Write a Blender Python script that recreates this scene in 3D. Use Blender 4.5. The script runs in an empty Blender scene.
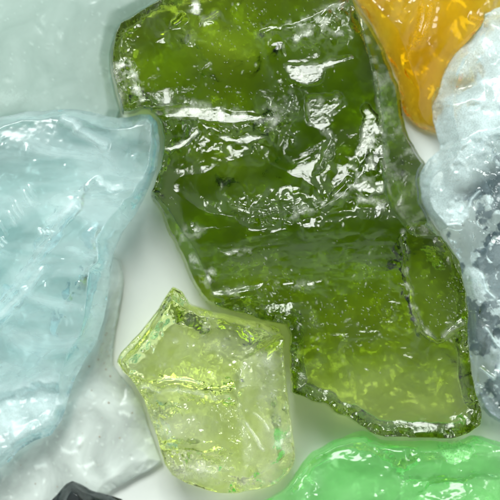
import bpy, bmesh, math
import numpy as np

# ------------------------------------------------------------------ scene
S = 0.0004            # one photograph pixel at the table, metres (frame = 0.20 m)
D = 1.5               # camera height above the table
C = bpy.context.scene.collection
rs = np.random.RandomState

# ------------------------------------------------------------------ noise helpers
def hash2(ix, iy, seed):
    h = (ix.astype(np.int64) * 374761393 + iy.astype(np.int64) * 668265263 + seed * 974634533) & 0xffffffff
    h = ((h ^ (h >> 13)) * 1274126177) & 0xffffffff
    h = (h ^ (h >> 16)) & 0xffffffff
    return h / 4294967295.0

def vnoise(x, y, seed):
    ix = np.floor(x); iy = np.floor(y)
    fx = x - ix; fy = y - iy
    u = fx * fx * fx * (fx * (fx * 6 - 15) + 10); v = fy * fy * fy * (fy * (fy * 6 - 15) + 10)
    a = hash2(ix, iy, seed); b = hash2(ix + 1, iy, seed)
    c = hash2(ix, iy + 1, seed); d = hash2(ix + 1, iy + 1, seed)
    return (a * (1 - u) + b * u) * (1 - v) + (c * (1 - u) + d * u) * v * 1.0

def fbm(x, y, scale, octs=4, seed=0, gain=0.5):
    s = 0; a = 1; t = 0
    for o in range(octs):
        f = 2.03 ** o / scale
        ca, sa = math.cos(o * 0.9 + seed), math.sin(o * 0.9 + seed)
        s = s + a * (vnoise((x * ca - y * sa) * f + 31.7 * o, (x * sa + y * ca) * f - 17.3 * o, seed * 13 + o) - 0.5)
        t += a; a *= gain
    return s / t * 2            # about -1..1

def ridged(x, y, scale, octs=4, seed=0):
    s = 0; a = 1; t = 0
    for o in range(octs):
        n = 1 - np.abs(fbm(x, y, scale / 2.1 ** o, 1, seed + o * 7))
        s = s + a * n * n; t += a; a *= 0.5
    return s / t                # 0..1

def sstep(a, b, x):
    t = np.clip((x - a) / (b - a), 0, 1)
    return t * t * (3 - 2 * t)

def flakes(x, y, n, box, seed, tilt=0.15, curv=0.002, hvar=4, aniso=1.0, warp=6.0):
    """flake scars: shallow bowls that meet in sharp raised ridges"""
    r = rs(seed)
    X = x + warp * fbm(x, y, 45, 3, seed + 3); Y = y + warp * fbm(x, y, 45, 3, seed + 4)
    z = np.full(x.shape, 1e9)
    for k in range(n):
        cx = r.uniform(box[0], box[2]); cy = r.uniform(box[1], box[3])
        a = r.uniform(0, 2 * math.pi); g = r.uniform(0, tilt); e = r.uniform(1 / aniso, aniso); c = curv * r.uniform(.6, 1.6)
        b = r.uniform(0, math.pi); cb, sb = math.cos(b), math.sin(b)
        dx = X - cx; dy = Y - cy
        u = (dx * cb + dy * sb) * e; v = (-dx * sb + dy * cb) / e
        z = np.minimum(z, r.uniform(-hvar, hvar) + g * (math.cos(a) * dx + math.sin(a) * dy) + c * (u * u + v * v))
    return z

def inside(x, y, P):
    res = np.zeros(x.shape, bool); n = len(P)
    for i in range(n):
        ax, ay = P[i]; bx, by = P[(i + 1) % n]
        if ay == by: continue
        c = ((ay > y) != (by > y)) & (x < (bx - ax) * (y - ay) / (by - ay) + ax)
        res ^= c
    return res

def near(x, y, P, closed):
    """distance, nearest point, signed side and position along a polyline"""
    d2 = np.full(x.shape, 1e18); qx = np.zeros(x.shape); qy = np.zeros(x.shape); side = np.ones(x.shape); tt = np.zeros(x.shape)
    n = len(P); m = n if closed else n - 1
    L = [math.dist(P[i], P[(i + 1) % n]) for i in range(m)]; tot = sum(L); acc = 0
    for i in range(m):
        ax, ay = P[i]; bx, by = P[(i + 1) % n]; dx, dy = bx - ax, by - ay
        l2 = dx * dx + dy * dy + 1e-9
        t = np.clip(((x - ax) * dx + (y - ay) * dy) / l2, 0, 1)
        px = ax + t * dx; py = ay + t * dy
        dd = (x - px) ** 2 + (y - py) ** 2
        k = dd < d2
        d2 = np.where(k, dd, d2); qx = np.where(k, px, qx); qy = np.where(k, py, qy)
        side = np.where(k, np.sign(dx * (y - ay) - dy * (x - ax) + 1e-9), side)
        tt = np.where(k, (acc + t * L[i]) / tot, tt)
        acc += L[i]
    return np.sqrt(d2), qx, qy, side, tt

def spline(P, closed, step=3.0, jit=0.0, seed=0):
    """Catmull-Rom through traced points, with a fine irregularity of the broken rim"""
    n = len(P); out = []
    for i in range(n if closed else n - 1):
        p = [P[(i + k) % n] if closed else P[min(max(i + k, 0), n - 1)] for k in (-1, 0, 1, 2)]
        m = max(1, int(math.dist(p[1], p[2]) / step))
        for j in range(m):
            t = j / m
            # blend of straight and curved, so broken corners stay crisp
            lin = [p[1][c] * (1 - t) + p[2][c] * t for c in (0, 1)]
            cr = [0.5 * (2 * p[1][c] + (p[2][c] - p[0][c]) * t + (2 * p[0][c] - 5 * p[1][c] + 4 * p[2][c] - p[3][c]) * t * t
                  + (3 * p[1][c] - p[0][c] - 3 * p[2][c] + p[3][c]) * t ** 3) for c in (0, 1)]
            out.append([0.75 * lin[0] + 0.25 * cr[0], 0.75 * lin[1] + 0.25 * cr[1]])
    if not closed: out.append(list(P[-1]))
    if jit:
        a = np.array(out); 
        j1 = fbm(a[:, 0], a[:, 1], 14, 3, seed + 50); j2 = fbm(a[:, 0], a[:, 1], 14, 3, seed + 51)
        a[:, 0] += jit * j1; a[:, 1] += jit * j2
        out = a.tolist()
    return out

# ------------------------------------------------------------------ sculpting one lump
class Lump:
    """a broken lump of glass: traced rim at height ze, sculpted upper and lower faces.  Lengths in photo pixels."""
    def __init__(self, pts, step=1.0, ze=20, jit=1.2, seed=0):
        self.P = spline(pts, True, 3.0, jit, seed); self.step = step; self.ze = ze; self.seed = seed
        a = np.array(self.P)
        x0, y0 = a.min(0) - 2 * step; x1, y1 = a.max(0) + 2 * step
        gx = np.arange(x0, x1, step); gy = np.arange(y0, y1, step)
        self.x, self.y = np.meshgrid(gx, gy)
        ins = inside(self.x, self.y, self.P)
        d, qx, qy, _, _ = near(self.x, self.y, self.P, True)
        self.ins = ins; self.d = np.where(ins, d, 0.0); self.q = (qx, qy)
        self.haze = np.zeros(self.x.shape); self.smoke = np.zeros(self.x.shape)
        self.z = np.zeros(self.x.shape); self.zb = np.zeros(self.x.shape)
    def stroke(self, P):
        P = spline(P, False, 4.0)
        d, _, _, s, t = near(self.x, self.y, P, False)
        return d * s, t
    def scarp(self, P, A, w=2.0, R=20, haze=0.0, hw=5, rough=0.6):
        s, t = self.stroke(P)
        s = s + 2.5 * rough * fbm(self.x, self.y, 12, 3, self.seed + 9)
        end = sstep(0, .12, t) * sstep(1, .88, t)
        brk = np.clip(.7 + 1.5 * fbm(self.x, self.y, 16, 3, self.seed + 11), 0.05, 1.5)
        self.z += A * brk * end / (1 + np.exp(np.clip(-s / w * 2, -40, 40))) * np.exp(-np.maximum(s, 0) / R)
        if haze:
            self.haze += haze * end * np.exp(-(s / hw) ** 2) * (0.55 + 0.7 * fbm(self.x, self.y, 7, 3, self.seed + 19))
    def ridge(self, P, A, w=3.0, haze=0.0):
        s, t = self.stroke(P)
        end = sstep(0, .15, t) * sstep(1, .85, t)
        s = s + 1.5 * fbm(self.x, self.y, 15, 3, self.seed + 29)
        self.z += A * end * np.exp(-np.abs(s) / w)
        if haze: self.haze += haze * end * np.exp(-(s / w) ** 2)
    def under(self, P, A, w=3.0):
        """a crack running up from the underside"""
        s, t = self.stroke(P); end = sstep(0, .1, t) * sstep(1, .9, t)
        s = s + 2.0 * fbm(self.x, self.y, 12, 3, self.seed + 91)
        self.zb += A * end * np.exp(-np.abs(s) / w) * (.8 + .5 * fbm(self.x, self.y, 15, 2, self.seed + 92)) * sstep(0, 10, self.d)
        self.zb = np.minimum(self.zb, np.maximum(self.z - 6, 0))
    def patch(self, P, gx, gy, dz=0, soft=3, haze=0.0, keep=0.35, rag=3.0):
        """a broken facet with its own tilt (gx, gy = slope along photo x and y)"""
        d, _, _, _, _ = near(self.x, self.y, P, True)
        d = np.where(inside(self.x, self.y, P), d, -d) + rag * fbm(self.x, self.y, 11, 4, self.seed + 39)
        m = sstep(-soft / 2, soft / 2, d)
        cx = np.mean([p[0] for p in P]); cy = np.mean([p[1] for p in P])
        w = np.exp(-((self.x - cx) ** 2 + (self.y - cy) ** 2) / 200); zc = (self.z * w).sum() / w.sum()
        rg = .30 * fbm(self.x + 2 * self.y, self.y - .5 * self.x, 9, 3, self.seed + 45) + .16 * fbm(self.x, self.y, 3.5, 2, self.seed + 46)
        pl = zc + dz + rg + gx * (self.x - cx) + gy * (self.y - cy)
        self.z = self.z * (1 - m * (1 - keep)) + pl * m * (1 - keep)
        if haze: self.haze += haze * m * (0.5 + 0.9 * fbm(self.x, self.y, 8, 3, self.seed + 49))
        return m
    def blob(self, cx, cy, rx, ry, A, rot=0):
        c, s = math.cos(rot), math.sin(rot)
        u = ((self.x - cx) * c + (self.y - cy) * s) / rx; v = (-(self.x - cx) * s + (self.y - cy) * c) / ry
        g = np.exp(-(u * u + v * v)); self.z += A * g
        return g
    def ripples(self, cx, cy, r0, r1, a0, a1, wl, A, haze=0.0):
        dx = self.x - cx; dy = self.y - cy; r = np.hypot(dx, dy) + 3 * fbm(self.x, self.y, 30, 2, self.seed + 61)
        an = np.degrees(np.arctan2(dy, dx))
        m = sstep(r0, r0 + 6, r) * sstep(r1, r1 - 6, r) * sstep(a0, a0 + 10, an) * sstep(a1, a1 - 10, an)
        self.z += A * m * np.abs(np.sin(math.pi * r / wl))
        if haze: self.haze += haze * m * np.exp(-((r % wl) / (.25 * wl)) ** 2)
    def pits(self, n, seed, rmin=.8, rmax=2.2, amp=.8, dens=None, haze=0.0):
        r = rs(seed); H, W = self.x.shape; k = 0; tries = 0
        while k < n and tries < n * 30:
            tries += 1
            i = r.randint(0, H); j = r.randint(0, W)
            if not self.ins[i, j] or (dens is not None and r.rand() > dens[i, j]): continue
            k += 1
            rad = r.uniform(rmin, rmax) * (1 + 1.5 * (r.rand() < .06)); q = int(rad * 3 / self.step) + 1
            sl = (slice(max(0, i - q), i + q + 1), slice(max(0, j - q), j + q + 1))
            an = r.uniform(0, 3.14); e = r.uniform(.6, 1.7)
            dx = self.x[sl] - self.x[i, j]; dy = self.y[sl] - self.y[i, j]
            u = (dx * math.cos(an) + dy * math.sin(an)) / (rad * e); v = (-dx * math.sin(an) + dy * math.cos(an)) / (rad / e)
            g = np.exp(-(u * u + v * v) * 1.5)
            self.z[sl] += amp * rad * r.choice([-1, 1]) * g * r.uniform(.4, 1)
            if haze: self.haze[sl] += haze * g * r.uniform(0.3, 1)
    def build(self, name, mat, label, group=None, cat='glass chunk', z0=0.0, flat=False):
        st = self.step; ins = self.ins
        cell = ins[:-1, :-1] & ins[1:, :-1] & ins[:-1, 1:] & ins[1:, 1:]
        # drop cells hanging on by a corner
        for _ in range(2):
            nb = np.zeros(cell.shape, int)
            nb[1:] += cell[:-1]; nb[:-1] += cell[1:]; nb[:, 1:] += cell[:, :-1]; nb[:, :-1] += cell[:, 1:]
            cell &= nb >= 2
        use = np.zeros(ins.shape, bool)
        use[:-1, :-1] |= cell; use[1:, :-1] |= cell; use[:-1, 1:] |= cell; use[1:, 1:] |= cell
        cnt = np.zeros(ins.shape, int)
        cnt[:-1, :-1] += cell; cnt[1:, :-1] += cell; cnt[:-1, 1:] += cell; cnt[1:, 1:] += cell
        rim = use & (cnt < 4)
        x = np.where(rim, self.q[0], self.x); y = np.where(rim, self.q[1], self.y)
        zt = np.where(rim, self.ze, np.maximum(self.z, self.zb + .6)); zb = np.where(rim, self.ze, self.zb)
        idx = -np.ones(ins.shape, int); n = use.sum(); idx[use] = np.arange(n)
        inner = use & ~rim; idb = idx.copy(); nb_ = inner.sum(); idb[inner] = n + np.arange(nb_)
        k = S * (D - (self.ze * S + z0)) / D
        wx = (x - 250) * k; wy = (250 - y) * k
        V = np.concatenate([np.stack([wx[use], wy[use], zt[use] * S], 1), np.stack([wx[inner], wy[inner], zb[inner] * S], 1)])
        i, j = np.nonzero(cell)
        top = np.stack([idx[i, j], idx[i + 1, j], idx[i + 1, j + 1], idx[i, j + 1]], 1)
        bot = np.stack([idb[i, j], idb[i, j + 1], idb[i + 1, j + 1], idb[i + 1, j]], 1)
        allrim = (bot < n).all(1) & (top == bot[:, [0, 3, 2, 1]]).all(1)
        F = np.concatenate([top[~allrim], bot[~allrim]])
        org = np.array([V[:, 0].mean(), V[:, 1].mean(), 0.0]); V = V - org
        me = bpy.data.meshes.new(name)
        me.vertices.add(len(V)); me.vertices.foreach_set('co', V.astype(np.float32).ravel())
        me.loops.add(F.size); me.loops.foreach_set('vertex_index', F.astype(np.int32).ravel())
        me.polygons.add(len(F)); me.polygons.foreach_set('loop_start', np.arange(0, F.size, 4, dtype=np.int32))
        me.update(calc_edges=True); me.validate()
        me.polygons.foreach_set('use_smooth', np.full(len(me.polygons), not flat))
        at = me.attributes.new('haze', 'FLOAT', 'POINT')
        hz = np.clip(np.concatenate([self.haze[use], np.zeros(nb_)]), 0, 1).astype(np.float32)
        at.data.foreach_set('value', hz)
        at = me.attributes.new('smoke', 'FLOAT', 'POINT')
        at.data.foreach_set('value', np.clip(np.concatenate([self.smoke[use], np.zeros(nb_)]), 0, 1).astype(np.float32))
        me.materials.append(mat)
        o = bpy.data.objects.new(name, me); C.objects.link(o)
        o.location = (org[0], org[1], z0)
        o['label'] = label; o['category'] = cat
        if group: o['group'] = group
        return o

# ------------------------------------------------------------------ materials
def glass_mat(name, sigma, rough=.04, haze_col=(.8, .85, .8), base_haze=0.0, haze_noise=0.0, haze_scale=90,
              haze_max=.85, bump=.15, bump_scale=900, tint=(1, 1, 1), thru=.5, ior=1.5, stretch=(1, 1, 1), rot=0, smoke=None, grain=(.35, 1.15), spec=.5):
    m = bpy.data.materials.new(name); m.use_nodes = True; nt = m.node_tree; N = nt.nodes; Lk = nt.links
    N.clear()
    out = N.new('ShaderNodeOutputMaterial')
    tc = N.new('ShaderNodeTexCoord')
    nz = N.new('ShaderNodeTexNoise'); nz.inputs['Scale'].default_value = bump_scale; nz.inputs['Detail'].default_value = 4
    Lk.new(tc.outputs['Object'], nz.inputs['Vector'])
    bp = N.new('ShaderNodeBump'); bp.inputs['Strength'].default_value = bump; bp.inputs['Distance'].default_value = .0006
    Lk.new(nz.outputs['Fac'], bp.inputs['Height'])
    gl = N.new('ShaderNodeBsdfPrincipled')
    gl.inputs['Base Color'].default_value = (*tint, 1); gl.inputs['Transmission Weight'].default_value = 1
    gl.inputs['Specular IOR Level'].default_value = spec; gl.inputs['Roughness'].default_value = rough; gl.inputs['IOR'].default_value = ior
    Lk.new(bp.outputs['Normal'], gl.inputs['Normal'])
    if smoke:                                        # dark refractions painted into the tint of the colourless glass
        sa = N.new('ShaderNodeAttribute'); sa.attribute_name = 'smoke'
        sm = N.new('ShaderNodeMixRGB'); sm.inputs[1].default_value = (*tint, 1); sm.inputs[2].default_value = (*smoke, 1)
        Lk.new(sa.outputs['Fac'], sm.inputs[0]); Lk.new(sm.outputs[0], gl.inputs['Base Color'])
    df = N.new('ShaderNodeBsdfDiffuse'); df.inputs['Color'].default_value = (*haze_col, 1); Lk.new(bp.outputs['Normal'], df.inputs['Normal'])
    tr = N.new('ShaderNodeBsdfTranslucent'); tr.inputs['Color'].default_value = (*haze_col, 1)
    mx = N.new('ShaderNodeMixShader'); mx.inputs[0].default_value = thru
    Lk.new(df.outputs[0], mx.inputs[1]); Lk.new(tr.outputs[0], mx.inputs[2])
    # amount of clouding: sculpted bruises, painted-in pale reflections + cloudy glass
    at = N.new('ShaderNodeAttribute'); at.attribute_name = 'haze'
    mp = N.new('ShaderNodeMapping'); mp.inputs['Scale'].default_value = stretch; mp.inputs['Rotation'].default_value = (0, 0, rot)
    Lk.new(tc.outputs['Object'], mp.inputs['Vector'])
    n2 = N.new('ShaderNodeTexNoise'); n2.inputs['Scale'].default_value = haze_scale; n2.inputs['Detail'].default_value = 6
    n2.inputs['Distortion'].default_value = .8
    Lk.new(mp.outputs[0], n2.inputs['Vector'])
    mr = N.new('ShaderNodeMapRange'); mr.inputs['From Min'].default_value = .35; mr.inputs['From Max'].default_value = .65
    mr.inputs['To Min'].default_value = base_haze - haze_noise; mr.inputs['To Max'].default_value = base_haze + haze_noise
    Lk.new(n2.outputs['Fac'], mr.inputs['Value'])
    n3 = N.new('ShaderNodeTexNoise'); n3.inputs['Scale'].default_value = 1500; n3.inputs['Detail'].default_value = 3
    Lk.new(tc.outputs['Object'], n3.inputs['Vector'])
    r3 = N.new('ShaderNodeMapRange'); r3.inputs['From Min'].default_value = .35; r3.inputs['From Max'].default_value = .6
    r3.inputs['To Min'].default_value, r3.inputs['To Max'].default_value = grain
    Lk.new(n3.outputs['Fac'], r3.inputs['Value'])
    ml = N.new('ShaderNodeMath'); ml.operation = 'MULTIPLY'; Lk.new(at.outputs['Fac'], ml.inputs[0]); Lk.new(r3.outputs[0], ml.inputs[1])
    ad = N.new('ShaderNodeMath'); ad.operation = 'ADD'; Lk.new(ml.outputs[0], ad.inputs[0]); Lk.new(mr.outputs[0], ad.inputs[1])
    cl = N.new('ShaderNodeClamp'); cl.inputs['Max'].default_value = haze_max; Lk.new(ad.outputs[0], cl.inputs['Value'])
    m2 = N.new('ShaderNodeMixShader'); Lk.new(cl.outputs[0], m2.inputs[0]); Lk.new(gl.outputs[0], m2.inputs[1]); Lk.new(mx.outputs[0], m2.inputs[2])
    Lk.new(m2.outputs[0], out.inputs['Surface'])
    mxs = max(sigma)
    if mxs > 0:
        va = N.new('ShaderNodeVolumeAbsorption'); va.inputs['Density'].default_value = mxs
        va.inputs['Color'].default_value = (1 - sigma[0] / mxs, 1 - sigma[1] / mxs, 1 - sigma[2] / mxs, 1)
        Lk.new(va.outputs[0], out.inputs['Volume'])
    return m


M_olive = glass_mat('olive_green_glass', (48, 34.5, 140), rough=.085, haze_col=(.86, .90, .80), base_haze=0, haze_noise=.01, haze_scale=60, bump=.16, bump_scale=1100, thru=.12, spec=.33, grain=(.7, 1.15))
M_blue = glass_mat('pale_blue_glass', (9.5, 2.1, 1.8), rough=.13, haze_col=(.80, .94, .94), base_haze=.16, haze_noise=.20, haze_scale=26, bump=.05, bump_scale=500, stretch=(1, 2.6, 1), rot=.75, grain=(.9, 1.05), thru=.35)
M_yellow = glass_mat('yellow_green_glass', (7, 2.6, 36), rough=.04, haze_col=(.90, .95, .84), base_haze=.0, haze_noise=.04, haze_scale=60, bump=.10, thru=.3, grain=(.7, 1.1))
M_bright = glass_mat('bright_green_glass', (26, .2, 28), rough=.12, haze_col=(.44, 1.0, .40), base_haze=.21, haze_noise=.14, haze_scale=30, bump=.04, thru=.4)
M_amber = glass_mat('amber_glass', (4.0, 23, 190), rough=.06, haze_col=(.95, .60, .03), base_haze=.14, haze_noise=.12, haze_scale=30, bump=.04)
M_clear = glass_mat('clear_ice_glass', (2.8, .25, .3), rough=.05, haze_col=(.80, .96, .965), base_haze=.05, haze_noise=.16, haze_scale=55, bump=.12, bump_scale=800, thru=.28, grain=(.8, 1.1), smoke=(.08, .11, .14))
M_sage = glass_mat('pale_sage_glass', (9, 2.6, 4.5), rough=.12, haze_col=(.66, .77, .725), base_haze=.60, haze_noise=.14, haze_scale=45, bump=.06)
M_slab = glass_mat('colourless_glass', (1.6, .2, .8), rough=.06, haze_col=(.81, .89, .84), base_haze=.52, haze_noise=.25, haze_scale=40, bump=.08, thru=.08, grain=(.7, 1.1))
M_dark = glass_mat('charcoal_glass', (260, 235, 225), rough=.08, haze_col=(.05, .065, .065), base_haze=.35, haze_noise=.3, haze_scale=60, bump=.2)


# ------------------------------------------------------------------ the table
def tabletop():
    m = bpy.data.materials.new('white_tabletop'); m.use_nodes = True; nt = m.node_tree; N = nt.nodes; Lk = nt.links
    b = N['Principled BSDF']; b.inputs['Roughness'].default_value = .45
    tc = N.new('ShaderNodeTexCoord'); nz = N.new('ShaderNodeTexNoise'); nz.inputs['Scale'].default_value = 45; nz.inputs['Detail'].default_value = 12; nz.inputs['Roughness'].default_value = .72
    Lk.new(tc.outputs['Object'], nz.inputs['Vector'])
    cr = N.new('ShaderNodeValToRGB'); cr.color_ramp.elements[0].position = .3; cr.color_ramp.elements[1].position = .7
    cr.color_ramp.elements[0].color = (.595, .64, .60, 1); cr.color_ramp.elements[1].color = (.645, .685, .65, 1)
    Lk.new(nz.outputs['Fac'], cr.inputs[0]); Lk.new(cr.outputs[0], b.inputs['Base Color'])
    me = bpy.data.meshes.new('tabletop'); h = 1.5
    vs = [(-h, -h, 0), (h, -h, 0), (h, h, 0), (-h, h, 0), (-h, -h, -.03), (h, -h, -.03), (h, h, -.03), (-h, h, -.03)]
    me.from_pydata(vs, [], [(0, 1, 2, 3), (4, 7, 6, 5), (0, 4, 5, 1), (1, 5, 6, 2), (2, 6, 7, 3), (3, 7, 4, 0)])
    me.materials.append(m)
    o = bpy.data.objects.new('tabletop', me); C.objects.link(o); o['kind'] = 'structure'
tabletop()

def plane_cut(L, n, T, seed, dome=.35, jit=.15):
    """a blocky upper face cut by n flat fracture planes"""
    r = rs(seed + 200); ii, jj = np.nonzero(L.ins); cx = L.x[L.ins].mean(); cy = L.y[L.ins].mean()
    R = math.sqrt(L.ins.sum() * L.step ** 2 / math.pi); z = np.full(L.x.shape, 1e9)
    for k in range(n):
        q = r.randint(len(ii)); px = L.x[ii[q], jj[q]]; py = L.y[ii[q], jj[q]]
        ux, uy = (px - cx) / R, (py - cy) / R; a = r.uniform(0, 2 * math.pi); g = jit * math.sqrt(r.rand())
        h = T * (1 - dome * .5 * (ux * ux + uy * uy) * R / T * .9)
        wob = .8 * fbm(L.x, L.y, 70, 2, seed + k)
        z = np.minimum(z, h + (-dome * ux + g * math.cos(a)) * (L.x - px) + (-dome * uy + g * math.sin(a)) * (L.y - py) + wob)
    return np.maximum(z, T * .25)

def pillow(L, T, k=1.2, p=1.0, foot=18, kb=1.0, nb=4, seed=0, bot_flakes=12, bcurv=.004, cut=0, dome=.35, jit=.15, kmul=None, kbmul=1.0, rim=8):
    """basic body: walls rising from the rim, a flattish top; an undercut, unevenly broken underside"""
    d = L.d
    kk = k * (kmul if kmul is not None else 1.0) * np.clip(.95 + 1.3 * fbm(L.x, L.y, 50, 2, seed + 33), .55, 2.4)      # some sides slant, some stand upright
    wall = d * kk
    cap = plane_cut(L, cut, T, seed, dome, jit) if cut else np.full(d.shape, float(T))
    sm = 1.2                                                # crisp but not razor-sharp arris
    hh = np.clip(.5 + .5 * (cap - wall) / sm, 0, 1)
    rise = cap * (1 - hh) + wall * hh - sm * hh * (1 - hh)
    rise = np.maximum(rise, 0)
    L.z = L.ze + rise
    box = (L.x.min(), L.y.min(), L.x.max(), L.y.max())
    f = flakes(L.x, L.y, bot_flakes, box, seed + 77, .12, bcurv, nb)
    f = f - f[L.ins].min()
    zb = L.ze - (L.ze) * (1 - np.exp(-(d * kb * kbmul / L.ze)))
    L.zb = np.maximum(zb + np.clip(nb * 2 - f * .6, 0, None) * sstep(0, 25, d) + nb * .5 * (1 + fbm(L.x, L.y, 30, 3, seed + 5)) * sstep(0, 12, d), 0.3)
    L.z -= sstep(13, 2, d) * sstep(0, 3, d) * rim * np.clip(fbm(L.x, L.y, 13, 4, seed + 34) + .1, 0, 1)       # chips broken off the rim
    L.zb += sstep(16, 2, d) * sstep(0, 3, d) * rim * .8 * fbm(L.x, L.y, 9, 4, seed + 35)
    L.zb = np.clip(np.minimum(L.zb, L.ze + rise * .5), .3, None)

G = 'broken glass lumps lying together on the white table'
# --- big olive green lump in the middle
def olive():
    P = [(175,-12),(165,0),(150,8),(133,18),(122,24),(116,35),(112,50),(111,62),(113,75),(116,90),(121,108),(124,115),(132,113),(141,111),(149,111),(157,117),(161,128),(163,148),(161,168),(155,184),(151,195),
         (160,212),(170,235),(182,258),(190,278),(199,295),(206,303),(236,314),(268,321),(284,325),(289,335),(289,352),(289,372),(291,393),(300,396),(312,402),(325,403),(333,411),(345,416),(358,425),(370,432),(385,437),(398,435),(412,437),(430,438),(455,437),(468,433),
         (479,425),(482,415),(480,404),(475,390),(471,370),(468,340),(467,320),(466,300),(463,282),(458,260),(449,244),(438,231),(429,217),(423,202),(419,185),(420,172),(425,163),(418,152),(412,142),(406,128),(403,116),(401,100),(399,85),(392,70),(383,50),(373,28),(362,12),(354,-2),(350,-14),(300,-26),(220,-22)]
    L = Lump(P, .8, 28, 1.8, 1); x, y = L.x, L.y
    km = 1.0 + 0 * x; kbm = 1 - .72 * np.exp(-(((x - 330) * .42 + (y - 420)) / 26) ** 2) * sstep(285, 300, x)      # slanting lower flank
    pillow(L, 42, 24, 1.0, kb=16, nb=9, seed=1, bot_flakes=22, kmul=km, kbmul=kbm)
    box = (100, -20, 490, 440)
    f = flakes(x, y, 26, box, 11, .10, .0016, 3, 1.5, 9)
    L.z += np.clip(f - np.median(f[L.ins]), -12, 14) * .8 * sstep(2, 30, L.d)
    L.z += 2.6 * fbm(x, y, 60, 4, 3) * sstep(0, 20, L.d)
    # thinner lower end, thick middle
    lo = sstep(285, 425, y + .12 * (x - 300)) * (1 - np.exp(-(((x - 470) / 17) ** 2 + ((y - 422) / 17) ** 2) ** 2)); L.z -= 5 * lo * sstep(3, 18, L.d)
    L.haze += .035 * sstep(320, 420, y + .2 * (x - 300)) * sstep(6, 16, L.d) * (1 + .5 * fbm(x, y, 16, 4, 67)) * (x > 292)  # soft reflection on the lower end, painted in as pale haze
    L.zb += 36 * sstep(255, 425, y + .12 * (x - 300)) * sstep(3, 13, L.d + 3 * fbm(x, y, 25, 2, 94))
    L.z += 12 * np.exp(-((y - 238) / 38) ** 2) * sstep(0, 25, L.d)
    L.zb += 18 * np.exp(-(((x - 212) / 48) ** 2 + ((y - 52) / 34) ** 2)) + 12 * np.exp(-(((x - 225) / 40) ** 2 + ((y - 172) / 22) ** 2)) + 5 * np.clip(fbm(x, y, 38, 3, 98), 0, 1)
    # two big shell-shaped hollows that meet in the crest across the middle
    r1 = np.hypot((x - 250) / 1.25, y - 118) / 98 + .05 * fbm(x, y, 50, 3, 81)
    L.z += (-9 * np.clip(1 - r1 ** 2, 0, 1) + 3.0 * np.exp(-np.abs(r1 - 1) * 16) * sstep(90, 160, y)) * sstep(4, 40, L.d) * sstep(120, 170, x)
    r2 = np.hypot((x - 320) / 1.2, y - 306) / 92 + .05 * fbm(x, y, 50, 3, 82)
    L.z -= 9 * np.clip(1 - r2 ** 2, 0, 1) * sstep(4, 40, L.d)
    # flank facing right along the upper right edge
    s, t = L.stroke([(350,-14),(356,10),(366,40),(374,75),(379,105),(382,150),(384,188),(394,212),(410,232)])
    right = (s < 0)
    L.z = np.where((s < 2) & (y < 236), np.minimum(L.z, L.ze + np.minimum(44, 16 + .75 * L.d) * sstep(0, 5, L.d)), L.z)
    L.haze += .07 * sstep(0, -3, s) * (y < 236) * sstep(0, 6, L.d) * (1 + .8 * fbm(x, y, 20, 4, 93))  # sheen of the smooth flank painted in as haze
    L.ridge([(352,-10),(366,40),(374,75),(379,105),(382,150),(384,188)], 3, 3, .1)
    # flank facing left under the blue lump
    s, t = L.stroke([(150,190),(168,210),(182,232),(196,252),(206,278),(214,300)])
    L.z = np.where(s > -1, np.minimum(L.z, L.ze + (14 + .9 * L.d) * sstep(0, 4, L.d)), L.z)
    L.haze += .3 * sstep(-2, 3, s) * (t > 0) * sstep(0, 10, L.d) * (y > 185) * (x < 216) * (y < 305)  # pale reflection on this left flank, put in as haze
    # raised boss at the lower right
    B = [(401,236),(408,226),(424,222),(440,236),(452,258),(466,284),(470,320),(448,333),(436,340),(421,331),(413,314),(409,288),(402,264)]
    bm_ = L.patch(B, -.06, .02, 6, 4, 0, .35)
    L.zb += 8 * bm_ * sstep(2, 12, L.d)
    L.scarp([(400,226),(404,262),(408,292),(413,316),(425,332),(438,338)], 3.5, 2, 16, .4, 3)
    L.scarp([(440,338),(450,328),(460,318)], 3, 1.5, 8, .4, 4)
    # shell-shaped break lines across the upper half
    L.scarp([(150,113),(172,109),(200,110),(228,117),(252,121),(268,117),(282,104)], 9, 5, 26, .35, 7)
    L.patch([(150,112),(190,106),(230,114),(262,117),(270,120),(235,126),(190,121),(158,120)], .07, .36, 1, 3, .30, .03, 2)  # haze on these facets: bruised glass plus painted-in highlight
    L.patch([(214,136),(236,139),(262,135),(268,138),(248,145),(226,144)], .09, .36, 1, 2, .6, .03, 2)
    L.patch([(166,150),(180,144),(198,130),(201,134),(186,147),(172,153)], .09, .36, 0, 2, .4, .05, 2)
    L.scarp([(262,136),(274,128),(286,110),(292,84)], 5, 2, 14, .2, 4)
    L.patch([(284,66),(304,67),(322,64),(350,56),(354,60),(326,72),(318,84),(300,88),(290,82)], .08, .36, 1, 3, .4, .08, 4)
    L.patch([(306,98),(338,96),(342,106),(330,116),(336,140),(322,168),(312,176),(326,140),(316,128),(308,126)], .10, .33, 0, 7, .22, .3, 5)
    L.patch([(364,108),(376,118),(381,150),(383,192),(366,200),(350,186),(332,202),(316,210),(346,178),(360,146)], .12, .32, 1, 4, .28, .18, 5)
    L.scarp([(288,216),(312,208),(334,198),(352,182),(366,160),(374,130)], 6, 2, 18, .45, 4)
    L.scarp([(354,198),(370,200),(386,208)], 4, 1.5, 10, .6, 4)
    L.blob(290, 214, 4.5, 4, 3); L.haze += .9 * np.exp(-(((x-290)/5)**2 + ((y-214)/4.5)**2))
    L.ripples(262, 118, 86, 99, 60, 112, 2.6, .8, .12)
    L.scarp([(252,36),(270,31),(290,29),(312,22),(338,6)], 5, 2, 14, .45, 5); L.scarp([(274,44),(292,42),(316,30),(338,14),(346,2)], 5, 2, 12, .5, 5)
    L.scarp([(300,40),(330,34),(352,38)], 3, 2, 10, .3, 5)
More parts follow.
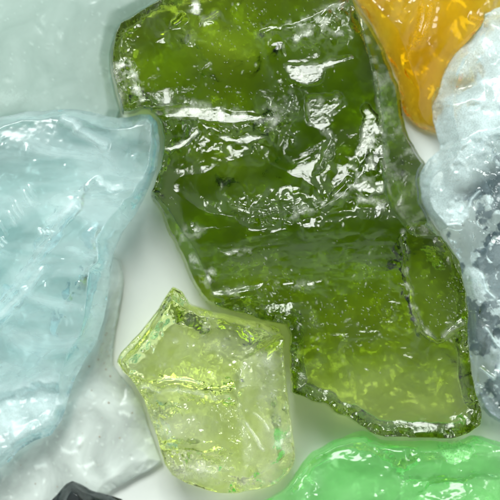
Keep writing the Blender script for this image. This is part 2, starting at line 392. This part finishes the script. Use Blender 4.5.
    # hollow under the big crease
    L.scarp([(404,216),(370,210),(330,216),(290,226),(250,226),(214,222)], -8, 4, 30)
    for k, (yy, A) in enumerate([(236, 2.2), (247, 1.8), (260, 1.5)]):
        L.scarp([(300 - 30 * k,yy + 6),(330,yy + 2),(365,yy - 4),(400,yy - 2)], -A, 3, 14)
    L.scarp([(206,292),(240,290),(270,283),(300,284),(330,280)], 2.5, 2.5, 14, .2, 4)
    L.patch([(222,252),(240,248),(258,246),(252,256),(236,258)], .1, .3, 0, 3, .4, .3, 4)
    L.blob(194, 231, 5, 4, 3); L.haze += .6 * np.exp(-(((x-194)/7)**2 + ((y-231)/5)**2)); L.haze += .5 * np.exp(-(((x-210)/6)**2 + ((y-276)/7)**2))
    # upper left nose: chipped slopes
    f2 = flakes(x, y, 30, (105, -10, 200, 120), 21, .40, .005, 4, 1.6, 5)
    L.z += np.clip(f2 - np.median(f2), -9, 9) * sstep(175, 135, x) * sstep(1, 10, L.d) * sstep(125, 100, y)
    L.scarp([(124,60),(132,72),(138,86),(142,100),(144,110)], 7, 2, 10, .55, 4); L.scarp([(116,68),(126,66),(136,64)], 4, 1.5, 6, .6, 3)
    L.scarp([(152,40),(164,36),(176,24),(186,14)], -6, 3, 12); L.scarp([(186,48),(192,32),(206,22),(222,12)], -4, 2, 8, .15, 3)
    L.haze += .35 * sstep(132, 118, x + .25 * (y - 90)) * sstep(60, 80, y) * (y < 118)
    L.blob(196, 12, 6, 4, 3); L.haze += .9 * np.exp(-(((x-196)/5.5)**2 + ((y-12)/6)**2))
    L.blob(198, 52, 34, 30, -6)
    # dark lower bevel
    L.scarp([(452,440),(449,430),(454,416),(464,404),(482,398)], -4, 1.5, 12)
    L.z += 0.25 * fbm(x, y, 7, 3, 7) * sstep(0, 6, L.d)
    L.z += sstep(3, 12, L.d) * (.45 * fbm((x - .1 * y) / 7, y + 12 * np.sin((x - 240) / 75), 5, 3, 95) * sstep(205, 225, y) * sstep(380, 340, y) + .3 * fbm(np.hypot(x - 250, y - 40), np.arctan2(y - 40, x - 250) * 14, 6, 3, 96) * sstep(270, 310, x) * sstep(215, 195, y))
    dens = np.clip(.25 + .9 * fbm(x, y, 50, 3, 15) + .6 * np.exp(-((y - 100) / 26) ** 2) * (x < 290) + .5 * np.exp(-((y - 300) / 40) ** 2), .03, 1)
    dens *= 1 - .85 * sstep(345, 385, y)
    dens = np.maximum(dens, .8 * np.exp(-((y - 207) / 8) ** 2) * (x > 205) * (x < 290)); dens = np.maximum(dens, .5 * ((x > 412) & (y > 255) & (y < 330)))
    L.haze *= np.clip(.45 + 2.2 * fbm(x, y, 7, 4, 99), 0, 1.7) * (1 - lo) + lo
    dens = dens ** 2.6
    L.pits(900, 5, .35, .65, .35, dens, .32); L.pits(60, 6, .6, 1.2, .7, dens, .6)
    L.z += 1.6 * fbm(x, y, 5, 3, 97) * np.maximum(sstep(150, 128, x) * (y < 118), .55 * np.exp(-((y - 207) / 8) ** 2) * (x > 205) * (x < 290)) * sstep(0, 5, L.d)
    L.build('glass_lump', M_olive, 'largest lump, dark olive green glass with chipped whitish break lines, in the middle', G)
olive()

# --- pale blue lump on the left
def blue():
    P = [(-45,125),(-20,119),(0,117),(12,115),(25,112),(50,110),(70,109),(90,111),(105,116),(118,118),(126,117),(140,114),(150,115),(157,122),(160,145),(157,168),(147,192),(135,215),(122,233),(115,250),(110,275),(108,295),(104,320),(98,340),(85,360),(75,378),(68,400),(62,420),(52,435),(35,440),(20,450),(8,462),(0,468),(-20,482),(-60,470),(-75,300)]
    L = Lump(P, 1.1, 40, 1.2, 2); x, y = L.x, L.y
    pillow(L, 46, 4.5, 1.0, kb=6.0, nb=10, seed=2, bot_flakes=22, bcurv=.003, cut=16, dome=.16, jit=.14)
    L.z += 1.5 * fbm(x, y, 80, 3, 3) * sstep(0, 30, L.d)
    u = x * .70 + y * .71; v = -x * .71 + y * .70      # long plumes run from upper right to lower left
    L.z += 4.5 * (ridged(u / 2.2, v / 7.5, 30, 3, 6) - .5) * 2 * 0 + 1.6 * fbm(v / 6, u, 16, 3, 8) * sstep(2, 25, L.d) * sstep(190, 240, y)
    L.z += .25 * fbm(x / 2, y, 18, 3, 9) * sstep(220, 170, y) * sstep(2, 20, L.d)
    L.ridge([(85,195),(62,225),(36,262),(0,310),(-20,330)], 5, 7, .15); L.ridge([(50,262),(24,296),(-10,330)], 3, 4, .2)
    L.scarp([(98,176),(104,184),(114,188),(126,186)], 6, 1.6, 8, .55, 3)
    for k in (0, 1, 3, 4, 5, 7, 8):
        a = (2 + 4.0 * k + [0, .8, -.6, 1.0, .3, -.9, .6, 0, .5][k], 234 - 5.0 * k)
        L.ridge([(a[0] - 5, a[1] - 9), (a[0], a[1]), (a[0] + 4 + k % 3, a[1] + 6 + k % 4)], 1.5, 1.1, .15)
    for k in range(4):
        L.ridge([(40 + 4 * k, 228 + 1.0 * k), (44 + 4 * k, 236 - 1.0 * k)], 2, 1.1, .5)
    for k in range(3):
        L.ridge([(-4 + 4 * k, 244 - 3 * k), (2 + 4 * k, 252 - 4 * k)], 2, 1.1, .5)
    L.scarp([(96,372),(104,350),(108,325),(110,300)], 4, 2, 8, .5, 4); L.scarp([(58,430),(66,408),(72,385),(86,362)], 4, 2, 8, .5, 4)
    L.blob(20, 415, 60, 40, -14, -.4)
    L.patch([(-30,404),(0,396),(30,388),(58,384),(66,396),(56,424),(36,434),(6,450),(-30,468)], .09, .36, -2, 10, .15, .2, 6)
    L.under([(90,180),(60,230),(20,290),(-20,340)], 16, 9); L.under([(100,220),(80,280),(50,340),(20,400)], 14, 10)
    L.haze += .42 * np.exp(-(((x - 22) / 46) ** 2 + ((y - 408) / 34) ** 2)) * (.9 + .8 * fbm(x, y, 22, 4, 12))
    L.scarp([(-10,404),(16,396),(40,384),(62,378)], 4, 3, 12, .25, 5); L.scarp([(10,428),(30,426),(52,414)], 4, 3, 12, .3, 5)
    L.ridge([(74,128),(84,134),(96,142),(112,150)], 4, 5, .3); L.ridge([(60,118),(75,124),(82,132)], 3, 4, .35)
    L.ridge([(46,225),(64,214),(80,200)], 3, 4, .3)
    L.z += .2 * fbm(x, y, 6, 3, 10) * sstep(0, 6, L.d)
    L.pits(90, 7, 1, 2.2, .5)
    L.build('glass_lump', M_blue, 'milky pale blue glass lump with feathery ripples at the left edge', G)
blue()

# --- yellow green lump, lower middle
def yellow():
    P = [(172,287),(182,292),(190,303),(205,309),(225,314),(245,319),(268,323),(280,328),(285,338),(284,352),(286,375),(289,400),(293,430),(295,455),(294,465),(287,475),(275,485),(258,489),(240,493),(220,493),(205,490),(185,483),(172,475),(164,462),(158,440),(150,420),(143,400),(135,385),(122,370),(117,362),(121,352),(132,340),(145,325),(158,308),(166,295)]
    L = Lump(P, .7, 40, 1.0, 3); x, y = L.x, L.y
    pillow(L, 36, 16, 1.0, kb=13, nb=11, seed=3, cut=9, dome=.45, jit=.28, bot_flakes=14, bcurv=.006)
    # upper face slopes up to the back tip, step down along the crack, right-hand facet
    L.patch([(124,362),(150,330),(172,296),(200,312),(262,326),(278,334),(240,360),(236,386),(200,390),(160,378),(130,372)], .04, -.20, 2, 6, .06, .35, 2)
    L.scarp([(288,338),(262,350),(242,368),(238,392),(244,430),(256,470),(262,492)], -5, 4, 30)
    L.ridge([(262,350),(242,368),(237,392),(243,430),(254,470)], 2, 4, .1)
    L.scarp([(128,374),(146,378),(160,384),(176,380),(190,386),(206,389),(222,392),(236,386)], -14, 2, 22, .12, 3)
    L.scarp([(132,384),(150,386),(162,390),(178,387),(196,392),(216,397),(238,392)], 10, 1.6, 10, .3, 3)
    L.scarp([(154,384),(165,378),(178,378),(192,380),(206,384)], 4, 1.2, 6, .3, 2)
    L.scarp([(160,448),(176,446),(194,449),(212,453),(228,450)], -12, 2, 14); L.blob(180, 450, 20, 5, -6)
    L.scarp([(156,414),(168,410),(178,404)], -4, 1.5, 8)
    L.under([(124,376),(146,379),(160,385),(176,381),(190,387),(206,390),(222,393),(240,384)], 30, 4)
    L.under([(156,448),(176,446),(194,449),(212,453),(232,448)], 26, 3)
    L.under([(150,404),(165,412),(182,402)], 14, 3)
    L.ridge([(244,418),(252,432),(260,446),(266,452)], 1.3, 1.4, .3); L.ridge([(252,410),(264,420),(270,432)], 1, 1.3, .2)
    L.scarp([(274,440),(284,446),(290,454)], 5, 1.5, 8, .5, 3)
    L.haze += .22 * np.exp(-(((x - 180) / 34) ** 2 + ((y - 425) / 16) ** 2)) + .3 * np.exp(-(((x - 200) / 26) ** 2 + ((y - 470) / 12) ** 2)) + .12 * np.exp(-(((x - 218) / 26) ** 2 + ((y - 345) / 9) ** 2))
    f = flakes(x, y, 22, (115, 285, 300, 495), 31, .14, .004, 3, 1.5, 7)
    L.z += np.clip(f - np.median(f[L.ins]), -8, 8) * .6 * sstep(2, 16, L.d)
    L.z += .25 * fbm(x, y, 9, 4, 7) * sstep(0, 6, L.d) + 1.6 * fbm(x, y, 14, 3, 17) * np.exp(-((y - 372) / 16) ** 2)
    L.haze += .14 * sstep(238, 246, x) * sstep(340, 360, y) * (1 + fbm(x, y, 16, 3, 66))
    L.pits(200, 8, .8, 1.8, .7, np.where(y < 395, 1, .35), .2)
    L.build('glass_lump', M_yellow, 'small yellow green translucent glass lump with a golden crack, below the olive lump', G)
yellow()

# --- bright green lump at the lower right
def bright():
    P = [(262,502),(272,495),(284,489),(294,477),(302,465),(313,452),(330,443),(345,436),(360,430),(368,432),(380,440),(395,441),(412,441),(430,441),(455,441),(470,437),(482,437),(492,441),(505,444),(530,452),(535,540),(400,560),(300,545),(262,520)]
    L = Lump(P, .8, 26, 2.4, 4); x, y = L.x, L.y
    pillow(L, 34, 5, 1.0, kb=7, nb=9, rim=4, seed=4, cut=12, dome=.16, jit=.16, bot_flakes=14, bcurv=.003)
    L.z += 3 * fbm(x, y, 80, 2, 3) * sstep(0, 20, L.d)
    L.patch([(318,456),(350,442),(384,452),(410,474),(390,505),(330,520),(300,500)], .05, .16, 0, 10, .0, .35, 4)
    L.patch([(404,450),(440,456),(500,450),(510,474),(460,474),(416,472)], -.02, .24, 0, 8, 0, .35, 3)
    L.patch([(402,505),(416,490),(440,478),(462,480),(490,494),(504,512),(470,520),(420,520)], .10, .37, 4, 5, .12, .0, 3)
    L.scarp([(388,470),(402,474),(424,478),(448,474)], -4, 2, 16); L.scarp([(460,476),(480,472),(500,474)], -3, 2, 14)
    L.scarp([(368,436),(376,444),(386,450),(396,454)], -5, 3, 14); L.scarp([(404,446),(430,449),(450,443)], -5, 2, 12)
    L.patch([(436,440),(456,442),(470,444),(474,450),(462,458),(452,464),(444,456)], .1, .36, 2, 3, .5, .2, 5)
    L.scarp([(440,452),(452,454),(460,450)], 5, 1.5, 8, .7, 3); L.scarp([(300,488),(306,478),(316,484)], 4, 1.4, 6, .6, 3)
    L.blob(306, 472, 12, 14, -6); L.blob(345, 448, 16, 6, -3); L.blob(485, 443, 20, 6, -8)
    L.z += .12 * fbm(x, y, 8, 3, 7) * sstep(0, 6, L.d)
    f = flakes(x, y, 16, (262, 430, 535, 540), 41, .12, .004, 3, 1.6, 6); L.z += np.clip(f - np.median(f[L.ins]), -6, 7) * .5 * sstep(2, 10, L.d)
    L.under([(345,446),(370,450),(392,462),(420,466)], 12, 3); L.under([(296,496),(312,474),(330,458),(352,446)], 10, 3); L.under([(400,476),(440,482),(480,474)], 10, 3)
    L.pits(60, 9, .8, 1.8, .6, None, .2)
    L.build('glass_lump', M_bright, 'bright emerald green glass lump with smooth milky faces, lower right corner', G)
bright()

# --- amber lump, upper right
def amber():
    P = [(350,-12),(360,6),(372,24),(382,46),(391,64),(398,82),(401,100),(405,114),(413,123),(425,130),(439,134),(445,124),(456,108),(476,100),(486,86),(480,66),(487,44),(499,28),(512,10),(525,-4),(515,-45),(440,-60),(372,-45)]
    L = Lump(P, .9, 10, 1.0, 5); x, y = L.x, L.y
    pillow(L, 36, 1.4, 1.0, kb=1.5, nb=7, seed=5, bot_flakes=12, bcurv=.003, cut=9, dome=.3, jit=.2)
    s, t = L.stroke([(500,-20),(487,12),(474,30),(450,55),(440,75),(433,100),(436,150)])
    L.z = np.minimum(L.z, np.where(s < 0, np.maximum(20, 40 + 2.0 * s), 200)); L.zb = np.minimum(L.zb, L.z - 6)
    L.z += 3.5 * fbm(x * .75 + y * .35, (y * .75 - x * .35) / 3.0, 24, 3, 3) * sstep(0, 15, L.d)
    L.ridge([(420,0),(419,18),(415,34),(409,54)], 4, 4, .35); L.ridge([(430,2),(428,20),(422,36),(416,50)], 4, 3.5, .35)
    L.ridge([(410,46),(408,56),(406,64)], 2, 3, .3); L.ridge([(466,19),(474,21),(480,23)], 3, 3, .4)
    L.scarp([(362,4),(368,14),(376,24)], -5, 2, 8); L.scarp([(372,12),(378,24)], -4, 2, 6)
    L.z += .4 * fbm(x, y, 8, 3, 7) * sstep(0, 6, L.d)
    L.build('glass_lump', M_amber, 'amber orange glass lump at the top edge, right of the olive lump', G)
amber()

# --- clear icy lump along the right edge, its upper lobe resting on the amber one
def clear():
    P = [(482,12),(495,8),(520,4),(550,20),(570,130),(580,300),(550,420),(525,428),(500,422),(490,416),(482,408),(475,391),(471,372),(468,345),(467,325),(466,302),(464,286),(458,260),(449,242),(437,227),(427,211),(422,197),(419,185),(420,174),(425,165),(431,157),(439,150),(440,145),(437,138),(433,120),(432,100),(438,80),(444,65),(456,50),(468,38),(480,25)]
    L = Lump(P, .75, 30, 1.3, 7); x, y = L.x, L.y
    pillow(L, 44, 3.0, 1.0, kb=4, nb=12, seed=7, bot_flakes=44, bcurv=.012, cut=22, dome=.18, jit=.22)
    up = sstep(150, 132, y + .2 * (x - 450))
    L.zb = np.maximum(L.zb, 23 * sstep(.1, .9, up))
    L.scarp([(434,150),(448,147),(470,139),(500,131),(560,124)], 9, 2.5, 34)
    L.blob(462, 88, 20, 9, -9, -.3); L.blob(482, 24, 12, 6, -6, -.6); L.blob(474, 38, 6, 6, -5)
    L.scarp([(456,112),(470,107),(484,104),(492,98)], -7, 2, 10); L.scarp([(478,84),(486,82),(492,84)], 4, 1.5, 7, .5, 3)
    clr = np.exp(-(((x - 464) / 18) ** 2 + ((y - 88) / 8) ** 2)) + np.exp(-(((x - 480) / 12) ** 2 + ((y - 30) / 8) ** 2))
    f = flakes(x, y, 85, (415, 0, 580, 430), 71, .26, .008, 5, 1.8, 8)
    rough = sstep(-14, 14, (x - 452) * .8 + (y - 200) * .55 + 12 * fbm(x, y, 40, 3, 72))
    L.z += np.clip(f - np.median(f[L.ins]), -12, 12) * (.25 + .95 * rough) * sstep(2, 14, L.d)
    L.z += 3 * fbm(x, y, 18, 4, 73) * rough * sstep(2, 10, L.d)
    L.haze -= .3 * clr; L.haze += .10 * up
    L.haze += .36 * (1 - rough) * (1 + .5 * fbm(x, y, 20, 4, 70)) + rough * (.6 * sstep(-.1, .2, fbm(x, y, 24, 4, 74)) - .15)
    vein = sstep(.80, .93, ridged(x + 8 * fbm(x, y, 30, 3, 78), y, 34, 3, 79))
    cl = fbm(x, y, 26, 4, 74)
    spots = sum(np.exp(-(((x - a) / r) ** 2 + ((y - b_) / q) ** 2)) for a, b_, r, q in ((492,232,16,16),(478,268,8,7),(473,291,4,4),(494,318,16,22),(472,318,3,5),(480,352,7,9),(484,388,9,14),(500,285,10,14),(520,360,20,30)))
    L.smoke += rough * np.clip(sstep(.10, -.06, cl - .30 * spots - .02 + .45 * fbm(x, y, 6, 4, 75)), 0, 1) * (1 - .9 * vein)  # dark tint painted where broken facets would refract dark surroundings
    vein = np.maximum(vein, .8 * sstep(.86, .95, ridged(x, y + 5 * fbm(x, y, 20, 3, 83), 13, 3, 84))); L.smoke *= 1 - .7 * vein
    L.haze = L.haze * (1 - .8 * L.smoke) + .55 * vein * rough; L.z += 3 * vein * rough * sstep(2, 10, L.d)
    for a in ([(482,325),(490,338),(500,350)], [(476,366),(484,372),(494,380)], [(478,270),(484,290),(496,300)], [(466,210),(470,200),(480,190)]):
        L.ridge(a, 5, 1.6, .6)
    L.blob(449, 213, 4, 3, 3); L.haze += .5 * np.exp(-(((x - 451) / 4) ** 2 + ((y - 213) / 3) ** 2))
    L.ridge([(444,226),(454,225),(462,227)], 2, 1.5, .4)
    L.z += .4 * fbm(x, y, 8, 4, 7) * sstep(0, 6, L.d)
    L.pits(300, 11, .8, 2, .8, .25 + .75 * rough, .3)
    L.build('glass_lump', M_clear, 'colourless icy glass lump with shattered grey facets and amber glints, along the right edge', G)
clear()

# --- hazy flat pieces lying low
def sage():
    P = [(-50,-50),(100,-55),(160,-40),(164,-4),(150,6),(133,16),(121,23),(115,34),(111,50),(110,63),(112,76),(115,91),(120,110),(114,126),(90,132),(50,128),(-50,132)]
    L = Lump(P, 1.4, 9, 1.0, 8); x, y = L.x, L.y
    pillow(L, 14, 1.0, 1.0, kb=1.3, nb=2, seed=8, rim=2, cut=6, dome=.05, jit=.05, bot_flakes=6, bcurv=.001)
    L.z += 1.2 * fbm(x, y, 90, 3, 3) * sstep(0, 20, L.d) + .5 * fbm(x, y, 20, 3, 4) * sstep(0, 8, L.d)
    L.pits(220, 12, .6, 1.8, .5, None, .4); L.haze += .3 * np.exp(-(((x - 8) / 22) ** 2 + ((y - 98) / 6) ** 2))
    L.build('glass_lump', M_sage, 'flat pale sage hazy glass piece filling the top left corner', G)
sage()

def slab():
    P = [(98,275),(108,262),(114,256),(121,262),(124,275),(121,300),(115,330),(113,352),(113,363),(120,374),(132,388),(141,405),(148,425),(155,445),(161,461),(150,470),(130,480),(112,490),(98,502),(80,520),(40,545),(-40,545),(-50,490),(-10,468),(30,432),(52,415),(60,390),(72,366),(92,335),(100,300)]
    L = Lump(P, 1.0, 7, 1.2, 9); x, y = L.x, L.y
    pillow(L, 12, .8, 1.0, kb=1.3, nb=2, seed=9, bot_flakes=10, rim=3, cut=8, dome=.05, jit=.06, bcurv=.002)
    L.z += .9 * fbm(x, y, 40, 3, 3) * sstep(0, 12, L.d)
    L.z = np.minimum(L.z, 20)
    for a in ([(86,398),(90,392),(96,398)], [(118,413),(124,412),(132,416)], [(144,441),(150,440),(153,444)], [(60,448),(70,452),(80,450)], [(84,468),(96,462)], [(34,468),(48,464)]):
        L.ridge(a, 1.0, 2.2, .35)
    L.scarp([(96,500),(112,488),(132,478),(152,466)], -3, 2, 10, .3, 4)
    L.pits(120, 13, .8, 2.2, .6, np.where(y > 400, 1, .3), .3)
    L.build('glass_lump', M_slab, 'low colourless glass piece lying between the blue and yellow green lumps', G)
    return L
SL = slab()

def grit():
    r = rs(5); bm = bmesh.new()
    for q in range(46):
        px, py = (r.normal(106, 9), r.normal(345, 14)) if q < 26 else (r.uniform(20, 155), r.uniform(380, 490))
        i = int(np.clip((py - SL.y[0, 0]) / SL.step, 0, SL.y.shape[0] - 1)); j = int(np.clip((px - SL.x[0, 0]) / SL.step, 0, SL.x.shape[1] - 1))
        if not SL.ins[i, j] or SL.d[i, j] < 4: continue
        k = S * (D - .007) / D; rad = r.uniform(.35, 1.1) * S
        g = bmesh.ops.create_icosphere(bm, subdivisions=1, radius=rad)
        for v in g['verts']:
            v.co = v.co * r.uniform(.6, 1.3); v.co.z *= .6
            v.co.x += (px - 250) * k; v.co.y += (250 - py) * k; v.co.z += SL.z[i, j] * S + rad * .3
    me = bpy.data.meshes.new('grit'); bm.to_mesh(me); bm.free()
    m = bpy.data.materials.new('brown_grit'); m.use_nodes = True; bs = m.node_tree.nodes['Principled BSDF']
    nz = m.node_tree.nodes.new('ShaderNodeTexNoise'); nz.inputs['Scale'].default_value = 400
    cr = m.node_tree.nodes.new('ShaderNodeValToRGB'); cr.color_ramp.elements[0].color = (.14, .09, .05, 1); cr.color_ramp.elements[1].color = (.5, .42, .32, 1)
    m.node_tree.links.new(nz.outputs['Fac'], cr.inputs[0]); m.node_tree.links.new(cr.outputs[0], bs.inputs['Base Color']); bs.inputs['Roughness'].default_value = .8
    me.materials.append(m); o = bpy.data.objects.new('grit', me); C.objects.link(o); o['kind'] = 'stuff'
grit()

def dark():
    P = [(50,502),(58,493),(66,484),(72,481),(80,484),(90,490),(105,494),(122,499),(132,510),(125,545),(60,545),(45,520)]
    L = Lump(P, .6, 8, 1.0, 10); x, y = L.x, L.y
    pillow(L, 26, 1.6, 1.0, kb=1.6, nb=3, rim=3, seed=10, bot_flakes=6)
    f = flakes(x, y, 14, (45, 478, 132, 545), 101, .4, .01, 3, 1.6, 4)
    L.z += np.clip(f - np.median(f[L.ins]), -7, 7) * sstep(1, 8, L.d)
    L.ridge([(72,482),(82,490),(96,497),(116,502)], 4, 3, .0); L.z += 1 * fbm(x, y, 7, 4, 7) * sstep(0, 4, L.d)
    L.build('glass_lump', M_dark, 'charcoal black glass lump peeking in at the bottom edge', G, z0=21 * S)
dark()


# ------------------------------------------------------------------ camera, light
cam = bpy.data.cameras.new('camera'); co = bpy.data.objects.new('camera', cam); C.objects.link(co)
co.location = (0, 0, D); co.rotation_euler = (0, 0, 0)
cam.sensor_width = 36; cam.lens = 36 * D / (500 * S); cam.clip_end = 50; cam.clip_start = .05
cam.dof.use_dof = True; cam.dof.focus_distance = D - .034; cam.dof.aperture_fstop = 6.0
sc = bpy.context.scene; sc.camera = co
w = bpy.data.worlds.new('World'); sc.world = w; w.use_nodes = True
N = w.node_tree.nodes; Lk = w.node_tree.links; bg = N['Background']
tc = N.new('ShaderNodeTexCoord'); sp = N.new('ShaderNodeSeparateXYZ'); Lk.new(tc.outputs['Generated'], sp.inputs[0])
cr = N.new('ShaderNodeValToRGB'); Lk.new(sp.outputs['Z'], cr.inputs[0])
cr.color_ramp.elements[0].position = 0.04; cr.color_ramp.elements[0].color = (.14, .16, .17, 1)
cr.color_ramp.elements[1].position = .985; cr.color_ramp.elements[1].color = (.05, .055, .055, 1)
for q, c in ((.22, (.50, .54, .54, 1)), (.42, (.98, 1.04, 1.03, 1)), (.74, (1.0, 1.06, 1.05, 1)), (.86, (.34, .36, .36, 1)), (.94, (.08, .085, .085, 1))):
    e = cr.color_ramp.elements.new(q); e.color = c
Lk.new(cr.outputs[0], bg.inputs['Color']); bg.inputs['Strength'].default_value = .72
def softbox(name, loc, size, power, col=(.97, 1, .975)):
    l = bpy.data.lights.new(name, 'AREA'); l.shape = 'RECTANGLE'; l.size, l.size_y = size; l.energy = power; l.color = col
    o = bpy.data.objects.new(name, l); C.objects.link(o); o.location = loc
    from mathutils import Vector
    o.rotation_euler = (Vector((0, 0, 0)) - Vector(loc)).to_track_quat('-Z', 'Y').to_euler()
softbox('softbox_key', (-.35, 1.35, 1.65), (1.1, .85), 46)
softbox('softbox_side', (1.5, .1, 1.3), (.5, .7), 9)
sc.view_settings.view_transform = 'Standard'; sc.view_settings.look = 'None'; sc.view_settings.gamma = 1; sc.view_settings.exposure = .3
sc.render.engine = 'CYCLES'
cy = sc.cycles; cy.max_bounces = 14; cy.transmission_bounces = 12; cy.glossy_bounces = 6; cy.diffuse_bounces = 5; cy.transparent_max_bounces = 8
cy.sample_clamp_indirect = 6; cy.blur_glossy = .6; cy.use_denoising = True
try: cy.denoiser = 'OPENIMAGEDENOISE'
except Exception: pass
